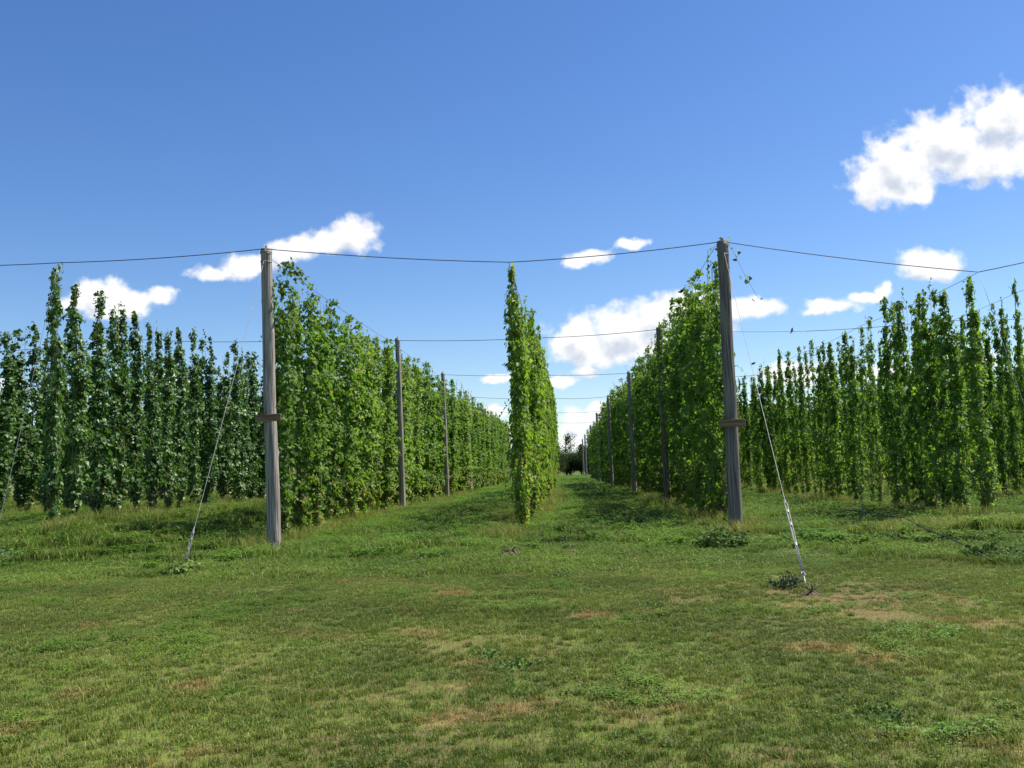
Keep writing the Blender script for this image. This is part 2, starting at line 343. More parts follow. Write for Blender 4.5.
def scatter(name, sources, pts, rots, scl, idx, label=None):
    me = bpy.data.meshes.new(name); me.vertices.add(len(pts)); me.vertices.foreach_set('co', np.asarray(pts, np.float32).ravel())
    for an, typ, val in (('rz', 'FLOAT_VECTOR', rots), ('sc', 'FLOAT_VECTOR', scl)):
        a_ = me.attributes.new(an, typ, 'POINT'); a_.data.foreach_set('vector', np.asarray(val, np.float32).ravel())
    a_ = me.attributes.new('ix', 'INT', 'POINT'); a_.data.foreach_set('value', np.asarray(idx, np.int32))
    me.update()
    o = link(name, me); tag(o, label, kind='stuff')
    ng = bpy.data.node_groups.new(name+'_nodes', 'GeometryNodeTree')
    ng.interface.new_socket('Geometry', in_out='INPUT', socket_type='NodeSocketGeometry'); ng.interface.new_socket('Geometry', in_out='OUTPUT', socket_type='NodeSocketGeometry')
    gi_ = ng.nodes.new('NodeGroupInput'); go_ = ng.nodes.new('NodeGroupOutput'); jn = ng.nodes.new('GeometryNodeJoinGeometry')
    def attr(nm, dt):
        q = ng.nodes.new('GeometryNodeInputNamedAttribute'); q.data_type = dt; q.inputs['Name'].default_value = nm; return q.outputs['Attribute']
    rzo, sco, ixo = attr('rz', 'FLOAT_VECTOR'), attr('sc', 'FLOAT_VECTOR'), attr('ix', 'INT')
    e2r = ng.nodes.new('FunctionNodeEulerToRotation'); ng.links.new(rzo, e2r.inputs[0])
    for i, s in enumerate(sources):
        ob = ng.nodes.new('GeometryNodeObjectInfo'); ob.inputs['Object'].default_value = s
        cm = ng.nodes.new('FunctionNodeCompare'); cm.data_type = 'INT'; cm.operation = 'EQUAL'; 
        ng.links.new(ixo, [q for q in cm.inputs if q.type == 'INT' and q.name == 'A'][0]); [q for q in cm.inputs if q.type == 'INT' and q.name == 'B'][0].default_value = i
        ip = ng.nodes.new('GeometryNodeInstanceOnPoints')
        ng.links.new(gi_.outputs[0], ip.inputs['Points']); ng.links.new(cm.outputs[0], ip.inputs['Selection']); ng.links.new(ob.outputs['Geometry'], ip.inputs['Instance'])
        ng.links.new(e2r.outputs[0], ip.inputs['Rotation']); ng.links.new(sco, ip.inputs['Scale']); ng.links.new(ip.outputs[0], jn.inputs[0])
    ng.links.new(jn.outputs[0], go_.inputs[0])
    md = o.modifiers.new('scatter', 'NODES'); md.node_group = ng
    return o
def region(d0, d1, cell, jit=.5, margin=3.0):
    out = []; y = d0
    while y < d1:
        hw = .60*y + margin; x = -hw-.04*y
        while x < hw: out.append((x+(random.random()-.5)*cell*jit, y+(random.random()-.5)*cell*jit)); x += cell
        y += cell
    return out
def row_dist(x, y):
    return min(abs(x-row_bend(rx, y)) for rx in ROWX) if y > 18.5 else 9
lawn_near = [blade_patch('lawn_near', .62, 1700, .016, .044, .0042, .9, 11+i, .10, 14, 60 if i == 2 else 12) for i in range(4)]
lawn_weed = [blade_patch('lawn_weed', .55, 700, .02, .06, .005, .9, 31+i, .04, 8, 420) for i in range(2)]
pts = []; rots = []; scs = []; ix = []
for (x, y) in region(3.0, 14.8, .36):
    sm = soil_mask(x, y)
    if random.random() < sm*.75: continue
    wn = fbm(x, y, .9, 13)
    t = 4+random.randrange(2) if wn > .28 and random.random() < .45 else random.randrange(4)
    hz = (.8+.5*random.random())*(1-.5*sm)*(1+.5*max(0, fbm(x, y, .5, 4)))
    pts.append((x, y, gh(x, y))); rots.append((0, 0, random.random()*6.28)); scs.append((1, 1, hz)); ix.append(t)
scatter('lawn_grass', lawn_near+lawn_weed, pts, rots, scs, ix, 'short mown green and brown lawn grass in the foreground')
mid = [blade_patch('mid_grass', 1.25, 2600, .03, .10, .009, .8, 51+i, .07, 20, 150) for i in range(3)]
rank = [blade_patch('rank_grass', 1.2, 1700, .08, .24, .012, .7, 61+i, .10, 16, 240) for i in range(3)]
drygr = [blade_patch('dry_grass', .9, 420, .15, .45, .008, .55, 71+i, .60, 8, 30) for i in range(2)]
farp = [blade_patch('far_grass', 3.2, 2600, .06, .20, .03, .8, 81+i, .10, 24, 300) for i in range(3)]
pts = []; rots = []; scs = []; ix = []
for (x, y) in region(14, 46, .72):
    sm = soil_mask(x, y)
    if random.random() < sm*(.55 if x > 5 and y > 14.5 else .5): continue
    rd = row_dist(x, y); n1 = fbm(x, y, .35, 21)
    rankf = min(1, max(0, (y-17.2+1.5*n1)/2.2))
    t = 3+random.randrange(3) if random.random() < rankf*.85 else random.randrange(3)
    hz = (.75+.5*random.random())*(1+.6*n1)*(1-.6*sm)*(.3 if y < 20.6 and min(abs(x+6.6), abs(x-3.42)) < .9 else 1)
    pts.append((x, y, gh(x, y))); rots.append((0, 0, random.random()*6.28)); scs.append((1, 1, hz)); ix.append(t)
for (x, y) in region(14.5, 24, .55, margin=1):
    sm = soil_mask(x, y)
    if sm > .25 and x > 4.5 and random.random() < .8:
        pts.append((x, y, gh(x, y))); rots.append((0, 0, random.random()*6.28)); scs.append((.8, .8, .35+.35*random.random())); ix.append(6+random.randrange(2))
    if y > 16 and fbm(x, y, .9, 33) > .12 and random.random() < .5:
        s_ = .5+.7*random.random(); pts.append((x, y, gh(x, y))); rots.append((0, 0, random.random()*6.28)); scs.append((s_, s_, s_)); ix.append(11)
for (x, y) in region(18.5, 60, .8):
    if row_dist(x, y) < .55 and random.random() < .75:
        pts.append((x, y, gh(x, y))); rots.append((0, 0, random.random()*6.28)); s_ = .6+.6*random.random(); scs.append((1, 1, s_)); ix.append(6+random.randrange(2))
for (x, y) in region(45, 150, 2.0):
    pts.append((x, y, gh(x, y))); rots.append((0, 0, random.random()*6.28)); scs.append((1, 1, .7+.7*random.random())); ix.append(8+random.randrange(3))
for (px_, py_, dy_, r_) in [(737, 557, 1.2, .7), (178, 575, .2, .5), (20, 556, -2.4, 1.1), (1010, 562, .4, .8), (885, 545, .4, .8), (510, 553, .3, .5)]:
    q = pix_ground(px_, py_)
    for k in range(9):
        a_ = random.random()*6.28; x, y = q[0]+math.cos(a_)*r_*random.uniform(.3, 1.1), q[1]+dy_+math.sin(a_)*r_*random.uniform(.3, 1); s_ = random.uniform(.3, .55)
        pts.append((x, y, gh(x, y))); rots.append((0, 0, random.random()*6.28)); scs.append((s_, s_, s_*1.3)); ix.append(random.choice([3, 4, 5, 11]))
weedy = [blade_patch('weedy_patch', .7, 120, .06, .20, .013, .8, 95, .05, 6, 420)]
scatter('rough_grass', mid+rank+drygr+farp+weedy, pts, rots, scs, ix, 'rank green grass and dry stalks growing in the lanes under the hop rows')

# ------------------------------------------------------------------ hop vines
LEAF = np.array([(0,0,0),(.42,.08,.02),(.34,.50,.05),(0,1.0,-.12),(-.34,.50,.05),(-.42,.08,.02),(0,.42,-.07)], float)
LTRI = np.array([(6,0,1),(6,1,2),(6,2,3),(6,3,4),(6,4,5),(6,5,0)])
def leaves(pos, nrm, size, col, r, droop=.6):
    """pos (n,3), nrm (n,3) face direction, leaf tips droop downwards"""
    n = len(pos)
    nrm = nrm + r.normal(0, .42, (n, 3)); nrm /= np.linalg.norm(nrm, axis=1)[:, None]
    tip = np.stack([r.normal(0, .55, n), r.normal(0, .55, n), -droop*np.ones(n)+r.normal(0, .35, n)], 1) + .25*nrm
    tip -= nrm*np.sum(tip*nrm, 1)[:, None]; tip /= np.linalg.norm(tip, axis=1)[:, None]+1e-9
    sid = np.cross(tip, nrm)
    L = LEAF[None]*size[:, None, None]
    V = pos[:, None] + L[:, :, 0:1]*sid[:, None] + (L[:, :, 1:2]-.4*size[:, None, None])*tip[:, None] + L[:, :, 2:3]*nrm[:, None]
    T = (np.arange(n)[:, None, None]*7 + LTRI[None]).reshape(-1, 3)
    C = np.ones((n, 7, 4)); C[:, :, :3] = col[:, None]
    return V.reshape(-1, 3), T, C.reshape(-1, 4)
def vine_variant(style, seed):
    r = np.random.default_rng(seed)
    H = 6.0
    # style: radius profile, count of side shoots, leaf size
    prof = {'wall': lambda t: .16+.29*np.clip(t*9, 0, 1)*np.clip((1.03-t)*6, .45, 1),
            'slim': lambda t: .10+.24*np.clip(t*8, 0, 1)*np.clip((1.0-t)*3.2, .22, 1),
            'bushy': lambda t: .10+.36*np.clip(t*4, 0, 1)*np.clip((1.0-t)*3.0, .25, 1),
            'thin': lambda t: .08+.15*np.clip(t*8, 0, 1)*np.clip((1.0-t)*3.5, .3, 1),
            'crest': lambda t: .14+.28*np.clip(t*9, 0, 1)*np.clip((.98-t)*3.2, .38, 1)}[style]
    nsh = {'wall': 330, 'slim': 215, 'bushy': 330, 'thin': 115, 'crest': 300}[style]
    ph = r.random()*6.28
    ns = {'wall': 3, 'slim': 1, 'bushy': 2, 'thin': 1, 'crest': 2}[style]
    sa0 = r.random()*6.28
    so_ = {'wall': .30, 'bushy': .22, 'crest': .20}.get(style, 0)
    strands = [(so_*math.cos(sa0+q*6.283/ns), so_*math.sin(sa0+q*6.283/ns), .90+.12*r.random() if q else 1.0, r.random()*6.28) for q in range(ns)]
    STEMS = []
    rs = {'wall': .66, 'bushy': .72, 'crest': .70}.get(style, 1)
    P = []; Nn = []; S = []; Cc = []
    for i in range(nsh):
        t = r.random()**.93*.97+.03
        if r.random() < .45 and t > .88: continue
        sx_, sy2_, sh2_, sp2_ = strands[i % ns]
        spread = min(1, .25+t*1.4)
        ox, oy = sx_*spread+.05*math.sin(t*9+sp2_), sy2_*spread+.05*math.cos(t*8+sp2_)
        z = t*H*sh2_; R = prof(t)*rs*(1+.28*math.sin(z*2.3+ph)*r.random()+.18*math.sin(z*5.1+ph*2))
        az = r.random()*2*np.pi
        ln = R*(.55+.6*r.random()); k = int(10+8*r.random())
        u = np.sort(r.random(k))**.6
        wob = az+r.normal(0, .35, k)*u
        x = np.cos(wob)*ln*u*.95; y = np.sin(wob)*ln*u*.95; zz_ = z+.12*u-.30*u*u*ln/.4+r.normal(0, .045, k)
        P.append(np.stack([ox+x+r.normal(0, .03, k), oy+y+r.normal(0, .03, k), zz_], 1))
        Nn.append(np.stack([np.cos(wob)*.9, np.sin(wob)*.9, np.full(k, .55)], 1))
        S.append((.055+.095*r.random(k)**1.6)*(1.0-.35*max(0, t-.8)*5*(r.random(k)<.7)))
        if style == 'thin': S[-1] *= .85
        shade = .8+.45*r.random()
        base = np.array([.120, .208, .038])*shade
        young = np.array([.205, .275, .052]); old = np.array([.26, .20, .075])
        yf = np.clip(r.random(k)*.9*u**2 + (.25 if t > .85 else 0), 0, 1)[:, None]
        c_ = base*(1-yf)+young*yf
        of = ((r.random(k) < ((.36 if style == 'bushy' else .22) if t < .14 else .07 if t < .3 else .008)))[:, None]
        c_ = np.where(of, old, c_)
        Cc.append(c_*(.85+.3*r.random((k, 1))))
    for q in range(2, 6 if style != 'thin' else 4):      # loose shoots waving above and beside the column
        t = .80+.2*r.random() if q < 3 else .25+.6*r.random(); a_ = r.random()*6.28; ln = .35+.4*r.random(); k = 12; u = np.linspace(0, 1, k)
        out_ = (.1 if q < 3 else .45)
        P.append(np.stack([np.cos(a_)*(out_*.5+out_*u*ln*1.2), np.sin(a_)*(out_*.5+out_*u*ln*1.2), t*H+(ln*u if q < 3 else .1*u-.35*u*u)], 1)+r.normal(0, .03, (k, 3)))
        STEMS.append([tuple(v_) for v_ in P[-1][::3]]); Nn.append(np.tile([[math.cos(a_), math.sin(a_), .5]], (k, 1))); S.append(.05+.05*r.random(k)); Cc.append(np.tile([[.14, .215, .045]], (k, 1))*(.8+.4*r.random((k, 1))))
    P = np.concatenate(P); P[:, 2] = np.clip(P[:, 2], .12, None)
    V, T, C = leaves(P, np.concatenate(Nn), np.concatenate(S), np.concatenate(Cc), r)
    # hanging bare shoots that poke out get stems
    fol = (V, T, C)
    mb = MB()
    for k in range(3):
        sx_, sy2_, sh2_, sp2_ = strands[k % ns]; a_ = r.random()*6.28; pts_ = []
        for j in range(22):
            t = j/21; tw = a_+t*9; rr_ = .04+.05*math.sin(t*7+k)
            if j == 0: rr_ = .16
            spread = min(1, .25+t*1.4)*min(1, t*8)
            pts_.append((sx_*spread+math.cos(tw)*rr_, sy2_*spread+math.sin(tw)*rr_, -.03+t*H*.985*sh2_))
        mb.add(tube(pts_, [.016-.011*j/21 for j in range(22)], 5))
    for sp__ in STEMS: mb.add(tube(sp__, .004, 3))
    mb.add(tube([(0, 0, 0), (.01, 0, H*.5), (0, 0, H*1.0)], .005, 4))
    return fol, mb
VAR = {}
def get_var(style, i, mat, mkey):
    k = (style, i, mkey)
    if k not in VAR:
        (V, T, C), mb = vine_variant(style, 1000+hash_(style)*37+i*7)
        VAR[k] = (mesh_np('foliage', V, T, [mat], False, {'Col': ('POINT', 'FLOAT_COLOR', C)}), mb.mesh('bine', M_stem, True))
    return VAR[k]
def hash_(s): return sum(ord(c_) for c_ in s)
NUMW = ['first','second','third','fourth','fifth','sixth','seventh','eighth','ninth','tenth','eleventh','twelfth','thirteenth','fourteenth','fifteenth','sixteenth','seventeenth','eighteenth','nineteenth','twentieth']
def vine(x, y, style, var, mat, mkey, hgt, label, group, wid=1.0):
    fm, bm_ = get_var(style, var, mat, mkey)
    root = bpy.data.objects.new('hop_vine', None); COL.objects.link(root); root.empty_display_size = .3
    root.location = (x, y, gh(x, y)); root.rotation_euler = (0, 0, random.random()*6.28)
    root.scale = (wid, wid, hgt/6.0); tag(root, label, 'hop vine', group)
    link('foliage', fm, root); link('bine', bm_, root)
    return root
#  name, x, first depth, last, spacing, styles, material, height fn, ordinal count, row phrase
ORD = NUMW
def jitter(v, a_): return v+(random.random()*2-1)*a_
def hL(d): return 6.25+.15*random.random()
rows = [
 dict(x=-6.92, d0=21.7, d1=84, sp=1.24, st=['wall'], mat=M_hop, mk='a', h=lambda d: jitter(6.25, .26), w=1.05, ph='left pole row', grp='hop vines in the row behind the left front pole', poles=[20, 34.6, 47.5, 61, 75, 90]),
 dict(x=-1.28, d0=22.4, d1=64, sp=1.1, st=['wall'], mat=M_hopf, mk='m', h=lambda d: jitter(6.4, .12), w=.68, ph='middle row', grp='hop vines in the narrow middle row', poles=[20, 36, 50]),
 dict(x=3.55, d0=21.6, d1=73, sp=1.24, st=['wall'], mat=M_hop, mk='a', h=lambda d: jitter(6.25, .22), w=.98, ph='right pole row', grp='hop vines in the row behind the right front pole', poles=[20, 31.7, 46.3, 62]),
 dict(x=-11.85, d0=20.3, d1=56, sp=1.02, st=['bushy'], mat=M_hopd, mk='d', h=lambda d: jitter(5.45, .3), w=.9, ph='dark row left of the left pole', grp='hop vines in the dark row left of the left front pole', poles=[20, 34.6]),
 dict(x=RR, d0=20.4, d1=49, sp=.86, st=['slim', 'crest', 'slim'], mat=M_hop, mk='a', h=lambda d: jitter(5.45, .35), w=.70, ph='first row right of the right pole', grp='hop vines in the row right of the right front pole', poles=[20, 31.7]),
 dict(x=R3, d0=24.6, d1=50, sp=.88, st=['slim', 'slim', 'bushy'], mat=M_hop, mk='a', h=lambda d: jitter(6.05, .4), w=.70, ph='second row right of the right pole', grp='hop vines in the second row right of the right front pole', poles=[20, 40]),
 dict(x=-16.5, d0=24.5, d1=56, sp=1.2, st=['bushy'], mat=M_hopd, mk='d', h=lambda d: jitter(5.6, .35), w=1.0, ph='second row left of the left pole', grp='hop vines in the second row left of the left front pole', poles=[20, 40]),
]
special = {  # (row, index): style, height, width, label
 (0, 0): ('crest', 6.3, .95, None), (1, 0): ('slim', 6.6, .85, 'tall narrow hop vine at the near end of the middle row, touching the front wire'),
 (1, 1): ('crest', 5.85, .62, None), (1, 2): ('crest', 5.5, .72, None), (1, 3): ('wall', 5.45, .66, None), (1, 4): ('wall', 5.75, .7, None), (2, 0): ('thin', 6.2, .95, 'sparse leafy hop vine just behind the top of the right front pole'),
 (3, 0): ('crest', 6.0, .7, 'tallest dark hop vine of the left field, its thin leafy top reaching the front wire'),
 (3, 1): ('slim', 5.85, .9, None), (3, 2): ('slim', 5.75, 1.0, None), (3, 3): ('crest', 5.7, .9, None), (3, 4): ('slim', 5.6, .9, None), (4, 0): ('slim', 5.2, .8, None), (4, 1): ('slim', 5.15, .85, None), (4, 2): ('crest', 5.35, .85, None), (4, 3): ('slim', 5.3, .9, None), (4, 4): ('crest', 5.35, .8, None)}
nv = 0
for ri, R in enumerate(rows):
    d = R['d0']; i = 0
    while d < R['d1']:
        x = row_bend(R['x'], d)+random.uniform(-.10, .10); dd = d+random.uniform(-.12, .12)
        st = R['st'][i % len(R['st'])] if ri in (4, 5) else R['st'][0]
        if ri in (4, 5):
            st = random.choice(['slim', 'slim', 'slim', 'crest', 'thin', 'thin'])
        if ri == 3: st = random.choice(['bushy', 'bushy', 'crest', 'slim', 'slim'])
        h = R['h'](d); wd = R['w']*random.uniform(.8, 1.2); lab = None
        if (ri, i) in special: st, h, wd, lab = special[(ri, i)]
        if lab is None:
            if i == 0: lab = 'leafy hop vine at the very front of the %s' % R['ph']
            elif i < 20: lab = '%s hop vine from the front of the %s' % (NUMW[i], R['ph'])
            else:
                k = sum(1 for q in R['poles'] if q < d)
                lab = ('distant hop vine past the %s pole in the %s' % (NUMW[k-1], R['ph'])) if ri in (0, 2) and k > 1 else 'distant hop vine past the twentieth in the %s' % R['ph']
        vine(x, dd, st, random.randrange(5), R['mat'], R['mk'], h, lab, R['grp'], wd)
        nv += 1; i += 1; d += R['sp']
print('vines', nv)
# the vines past those, each far and mostly hidden: one mass
src = []
for st in ('bushy', 'slim', 'wall'):
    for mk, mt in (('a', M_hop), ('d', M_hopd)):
        fm, bm_ = get_var(st, 1, mt, mk); src.append(bpy.data.objects.new('hop_source', fm))
pts = []; rots = []; scs = []; ix = []
def mass(x, d0, d1, sp, kinds, h, wdt=1.05):
    d = d0
    while d < d1:
        xx = row_bend(x, d); pts.append((xx+random.uniform(-.1, .1), d, gh(xx, d))); rots.append((0, 0, random.random()*6.28))
        wd = wdt*random.uniform(.9, 1.15); scs.append((wd, wd, jitter(h, .35)/6)); ix.append(random.choice(kinds)); d += sp
mass(-1.33-0, 200, 200, 1, [4], 6)
mass(3.30, 72.6, 108, 1.9, [4, 0], 5.4, .9)
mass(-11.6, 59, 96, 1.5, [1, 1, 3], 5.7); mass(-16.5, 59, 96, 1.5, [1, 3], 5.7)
mass(-6.92, 84.5, 97, 1.3, [4], 6.2)
mass(RR, 51, 100, 1.4, [0, 2], 5.0); mass(R3, 53, 100, 1.4, [0, 2], 5.3)
for x in (-21.4, -26.3, -31.2): mass(x, abs(x)*1.62-3, 96, 1.45, [1, 1, 3], 5.4)
for x in (18.3, 23.2, 28.1): mass(x, x*1.9-3, 80, 1.2, [2, 2, 0], 5.6)
scatter('hop_foliage', src, pts, rots, scs, ix, 'mass of distant hop vines in the outer rows')
print('mass', len(pts))

# ------------------------------------------------------------------ poles
def shaft_mesh(hgt, rb, rtop, seed, leanx, mat, knots=14):
    r = random.Random(seed); seg, rings = 22, 64; V = []; Fc = []
    kn = [(r.uniform(.3, hgt-.2), r.uniform(0, 6.28), r.uniform(.012, .03)) for _ in range(knots)]
    for j in range(rings+1):
        t = j/rings; z = -.25+t*(hgt+.25); rad = rb+(rtop-rb)*t
        cxo = leanx*t + .018*mn.noise(Vector((t*3, seed, 0))); cyo = .018*mn.noise(Vector((t*3, seed, 5)))
        for k in range(seg):
            a_ = 2*math.pi*k/seg
            rr_ = rad*(1+.05*mn.noise(Vector((math.cos(a_)*1.5, math.sin(a_)*1.5, z*.9+seed)))+.03*mn.noise(Vector((math.cos(a_)*5, math.sin(a_)*5, z*.5+seed))))
            for kz, ka, ks in kn:
                da = (a_-ka+math.pi) % (2*math.pi)-math.pi; q = (z-kz)**2/.0025+(da*rad)**2/.0012
                if q < 6: rr_ += ks*math.exp(-q)
            V.append((cxo+math.cos(a_)*rr_, cyo+math.sin(a_)*rr_, z))
    for j in range(rings):
        for k in range(seg):
            k2 = (k+1) % seg; Fc.append((j*seg+k, j*seg+k2, (j+1)*seg+k2, (j+1)*seg+k))
    Fc.append(tuple(rings*seg+k for k in range(seg)))
    me = mesh_np('pole_shaft', V, Fc, [mat], False)
    for p in me.polygons: p.use_smooth = len(p.vertices) == 4
    return me
def make_pole(x, y, hgt, rb, rtop, seed, lean, mat, label, plank=None, wraps=True):
    root = bpy.data.objects.new('trellis_pole', None); COL.objects.link(root); root.location = (x, y, gh(x, y)-(.05 if y < 21 else 0))
    tag(root, label, 'pole', 'wooden trellis poles')
    link('pole_shaft', shaft_mesh(hgt, rb, rtop, seed, lean, mat), root)
    mb = MB()   # wire wound round the head
    for z in (hgt-.07, hgt-.11, hgt-.3):
        t = z/hgt; cx_ = lean*t; R_ = rtop*1.07
        mb.add(tube([(cx_+math.cos(a_/12*6.283)*R_, math.sin(a_/12*6.283)*R_, z+.012*math.sin(a_)) for a_ in range(13)], .007, 5, False))
    mb.box((lean, 0, hgt+.02), (.018, .018, .05))
    link('wire_binding', mb.mesh('wire_binding', M_galv), root)
    if plank:
        z, half_w, hh, rotz, mtp = plank
        t = z/hgt; R_ = rb+(rtop-rb)*t; mb = MB()
        mb.box((lean*t, -R_-.022, z), (half_w, .02, hh), Matrix.Rotation(rotz, 3, 'Y'))
        pl = link('crosspiece', mb.mesh('crosspiece', mtp), root)
        bv = pl.modifiers.new('bevel', 'BEVEL'); bv.width = .006; bv.segments = 1
        nb = MB()
        for sx in (-.05, .06): nb.add(tube([(lean*t+sx, -R_-.055, z+.02), (lean*t+sx, -R_-.035, z+.02)], .011, 6))
        link('nail', nb.mesh('nail', M_wire), pl)
    return root
PL = [(-6.60, 20.0, 6.76), (-6.72, 34.8, 6.6), (-6.8, 47.5, 6.6), (-6.9, 61, 6.5), (-6.95, 75, 6.5), (-7.0, 90, 6.5), (-7.1, 104, 6.4)]
PR = [(3.42, 20.3, 6.43), (3.16, 31.7, 6.15), (3.02, 46.5, 6.15), (2.55, 62, 6.1), (2.25, 80, 6.1), (2.15, 104, 6.1), (1.85, 130, 6.0), (1.7, 150, 6.0)]
make_pole(*PL[0], .155, .122, 3, -.10, M_wood, 'thick grey weathered pole with a plain brown board nailed across it at left', plank=(2.93, .29, .082, math.radians(-1.5), M_plank))
make_pole(PR[0][0], PR[0][1]-.15, PR[0][2], .150, .122, 9, .07, M_woodd, 'thick dark weathered pole with a reddish board across it at right of the lane', plank=(2.42, .28, .085, math.radians(1.5), M_plank))
lab = ['second', 'third', 'fourth', 'fifth', 'sixth', 'seventh', 'eighth']
for i, p in enumerate(PL[1:]): make_pole(p[0]+(.22, .26, .1, 0, 0, 0)[i], p[1], p[2], .12, .095, 20+i, -.04, M_wood, '%s grey pole from the front in the row left of the lane' % lab[i])
for i, p in enumerate(PR[1:]): make_pole(p[0], p[1], p[2], .125, .10, 40+i, .0, M_woodd if i < 1 else M_wood, '%s slim pole from the front in the row right of the lane' % lab[i])

# ------------------------------------------------------------------ wires
def sag_path(a_, b_, sag, n_=10):
    a_, b_ = Vector(a_), Vector(b_)
    return [tuple(a_.lerp(b_, i/n_)-Vector((0, 0, sag*4*(i/n_)*(1-i/n_)))) for i in range(n_+1)]
def wire(pts_list, rad, label, sags):
    mb = MB()
    for (p, q), s in zip(zip(pts_list[:-1], pts_list[1:]), sags): mb.add(tube(sag_path(p, q, s), rad, 5, False))
    o = link('cross_wire', mb.mesh('cross_wire', M_wire)); tag(o, label, 'wire', 'wires strung across the hop rows')
gz = lambda p, lean=0: (p[0]+lean, p[1], p[2]-.05+gh(p[0], p[1]))
def cross(i, y, pl, pr, zl, zr, mid_z, l1, r1, rad, label, nx_=8.75):
    wire([(-31.0, y, zl), (-26.3, y, l1), (-21.4, y, l1+.1), (-16.6, y, zl), (-11.6, y, l1), pl, (-1.22, y+.1, mid_z), pr, (nx_, y+.1, r1), (13.6, y, zr), (18.3, y, r1+.1), (23.2, y, zr), (28, y, r1), (33, y, zr)], rad, label, [.05]*13)
cross(0, 20.15, (PL[0][0]-.1, PL[0][1]-.14, 6.62), (PR[0][0]+.07, PR[0][1]-.14, 6.32), 6.8, 6.3, 6.12, 6.62, 5.38, .010, 'front dark wire strung over the tops of both thick poles', 8.93)
cross(1, 34.0, (PL[1][0]+.22, 34.8, 6.6), (3.16, 31.7, 6.12), 7.0, 6.3, 6.35, 6.68, 6.15, .010, 'second dark wire running across behind the front poles')
cross(2, 47.5, (PL[2][0]+.26, 47.5, 6.55), (3.02, 46.5, 6.12), 6.7, 6.2, 6.3, 6.3, 5.8, .010, 'third thin wire across the lane above the middle row')
for i, (a_, b_, y, nm) in enumerate([(PL[3], PR[3], 61, 'fourth'), (PL[4], PR[4], 77, 'fifth'), (PL[5], PR[5], 95, 'sixth')]):
    wire([(-16.6, y, 6.4), (a_[0], y, 6.45), (-1.6, y, 6.15), (b_[0], y, 6.05), (RR, y, 5.8), (13.4, y, 6.1)], .011, '%s faint wire across the lane, far behind the front poles' % nm, [.1]*5)
def long_wire(x0, z0, d0, d1, zend, label):
    n_ = 5
    P = [(row_bend(x0, d0+(d1-d0)*i/n_), d0+(d1-d0)*i/n_, z0+(zend-z0)*i/n_) for i in range(n_+1)]
    if x0 == -11.6: P = [(x0, 20.2, 6.6), (x0, 21.8, 6.3), (x0, 25, 5.95), (x0, 28, 5.85), (x0, 34.8, 6.6), (x0, 47, 6.2), (x0, 60, 6.2)]
    mb = MB()
    for p, q in zip(P[:-1], P[1:]): mb.add(tube(sag_path(p, q, .06), .0055, 5, False))
    o = link('trellis_wire', mb.mesh('trellis_wire', M_wire)); tag(o, label, 'wire', 'wires running along the tops of the hop rows')
long_wire(8.9, 5.36, 20.25, 60, 5.8, 'lengthwise wire above the row right of the right front pole')
long_wire(-6.7, 6.5, 20.1, 90, 6.4, 'lengthwise wire above the row behind the left front pole')
long_wire(3.35, 6.25, 20.4, 100, 6.0, 'lengthwise wire above the row behind the right front pole')
long_wire(-1.24, 6.12, 20.25, 64, 6.3, 'lengthwise wire above the narrow middle row')
long_wire(13.5, 6.28, 20.15, 60, 6.0, 'lengthwise wire above the second row right of the right front pole')

# ------------------------------------------------------------------ guy cables
def guy(top, bot, rad, label, double=0, fitting=True):
    o = link('guy_cable', mesh_np('guy_cable', *tube(sag_path(top, bot, .04), rad, 6), [M_galv], True)); tag(o, label, 'guy cable', 'guy cables anchoring the trellis')
    T, B = Vector(top), Vector(bot); ax = (T-B).normalized(); sd_ = ax.cross(Vector((0, 1, 0))).normalized()
    if double:
        for s in (-1, 1):
            a_ = B+ax*.0+sd_*.008*s; b_ = B+ax*double+sd_*.018*s; c_ = B+ax*(double+.1)
            link('cable_strand', mesh_np('cable_strand', *tube([a_, a_.lerp(b_, .5), b_, c_], .006, 6), [M_galv], True), o)
    if fitting:
        for q in (.35, .62, .80):       # clamps
            c_ = B+ax*(double*q+.15); mb = MB(); mb.add(tube([c_-ax*.03, c_+ax*.03], .013, 8)); link('cable_clamp', mb.mesh('cable_clamp', M_galv), o)
        mb = MB(); c_ = B+ax*.12       # eye of the ground anchor
        mb.add(tube([c_+(sd_*math.cos(k/12*6.283)+ax*math.sin(k/12*6.283)*1.5)*.022 for k in range(13)], .007, 6, False)); mb.add(tube([B-ax*.25, B+ax*.07], .010, 6))
        link('anchor_rod', mb.mesh('anchor_rod', M_galv), o)
    return o
gA = pix_ground(183, 571); gB = pix_ground(805, 583)
guy((-6.70, 19.85, 6.35), (gA[0], gA[1], gh(*gA)+.03), .005, 'pale guy cable slanting from the left front pole to a thistle clump', double=.75)
guy((3.50, 20.15, 6.15), (gB[0], gB[1], gh(*gB)+.03), .0048, 'doubled guy cable from the right front pole to a soil clod', double=1.5)
guy((-11.62, 20.1, 6.55), (-11.95, 18.3, 0.03), .005, 'guy cable hanging from the front wire beside the far left edge', fitting=False)
guy((8.93, 20.2, 5.36), (8.85, 17.4, 0.05), .0045, 'thin guy cable hanging from the wire junction at right', fitting=False)

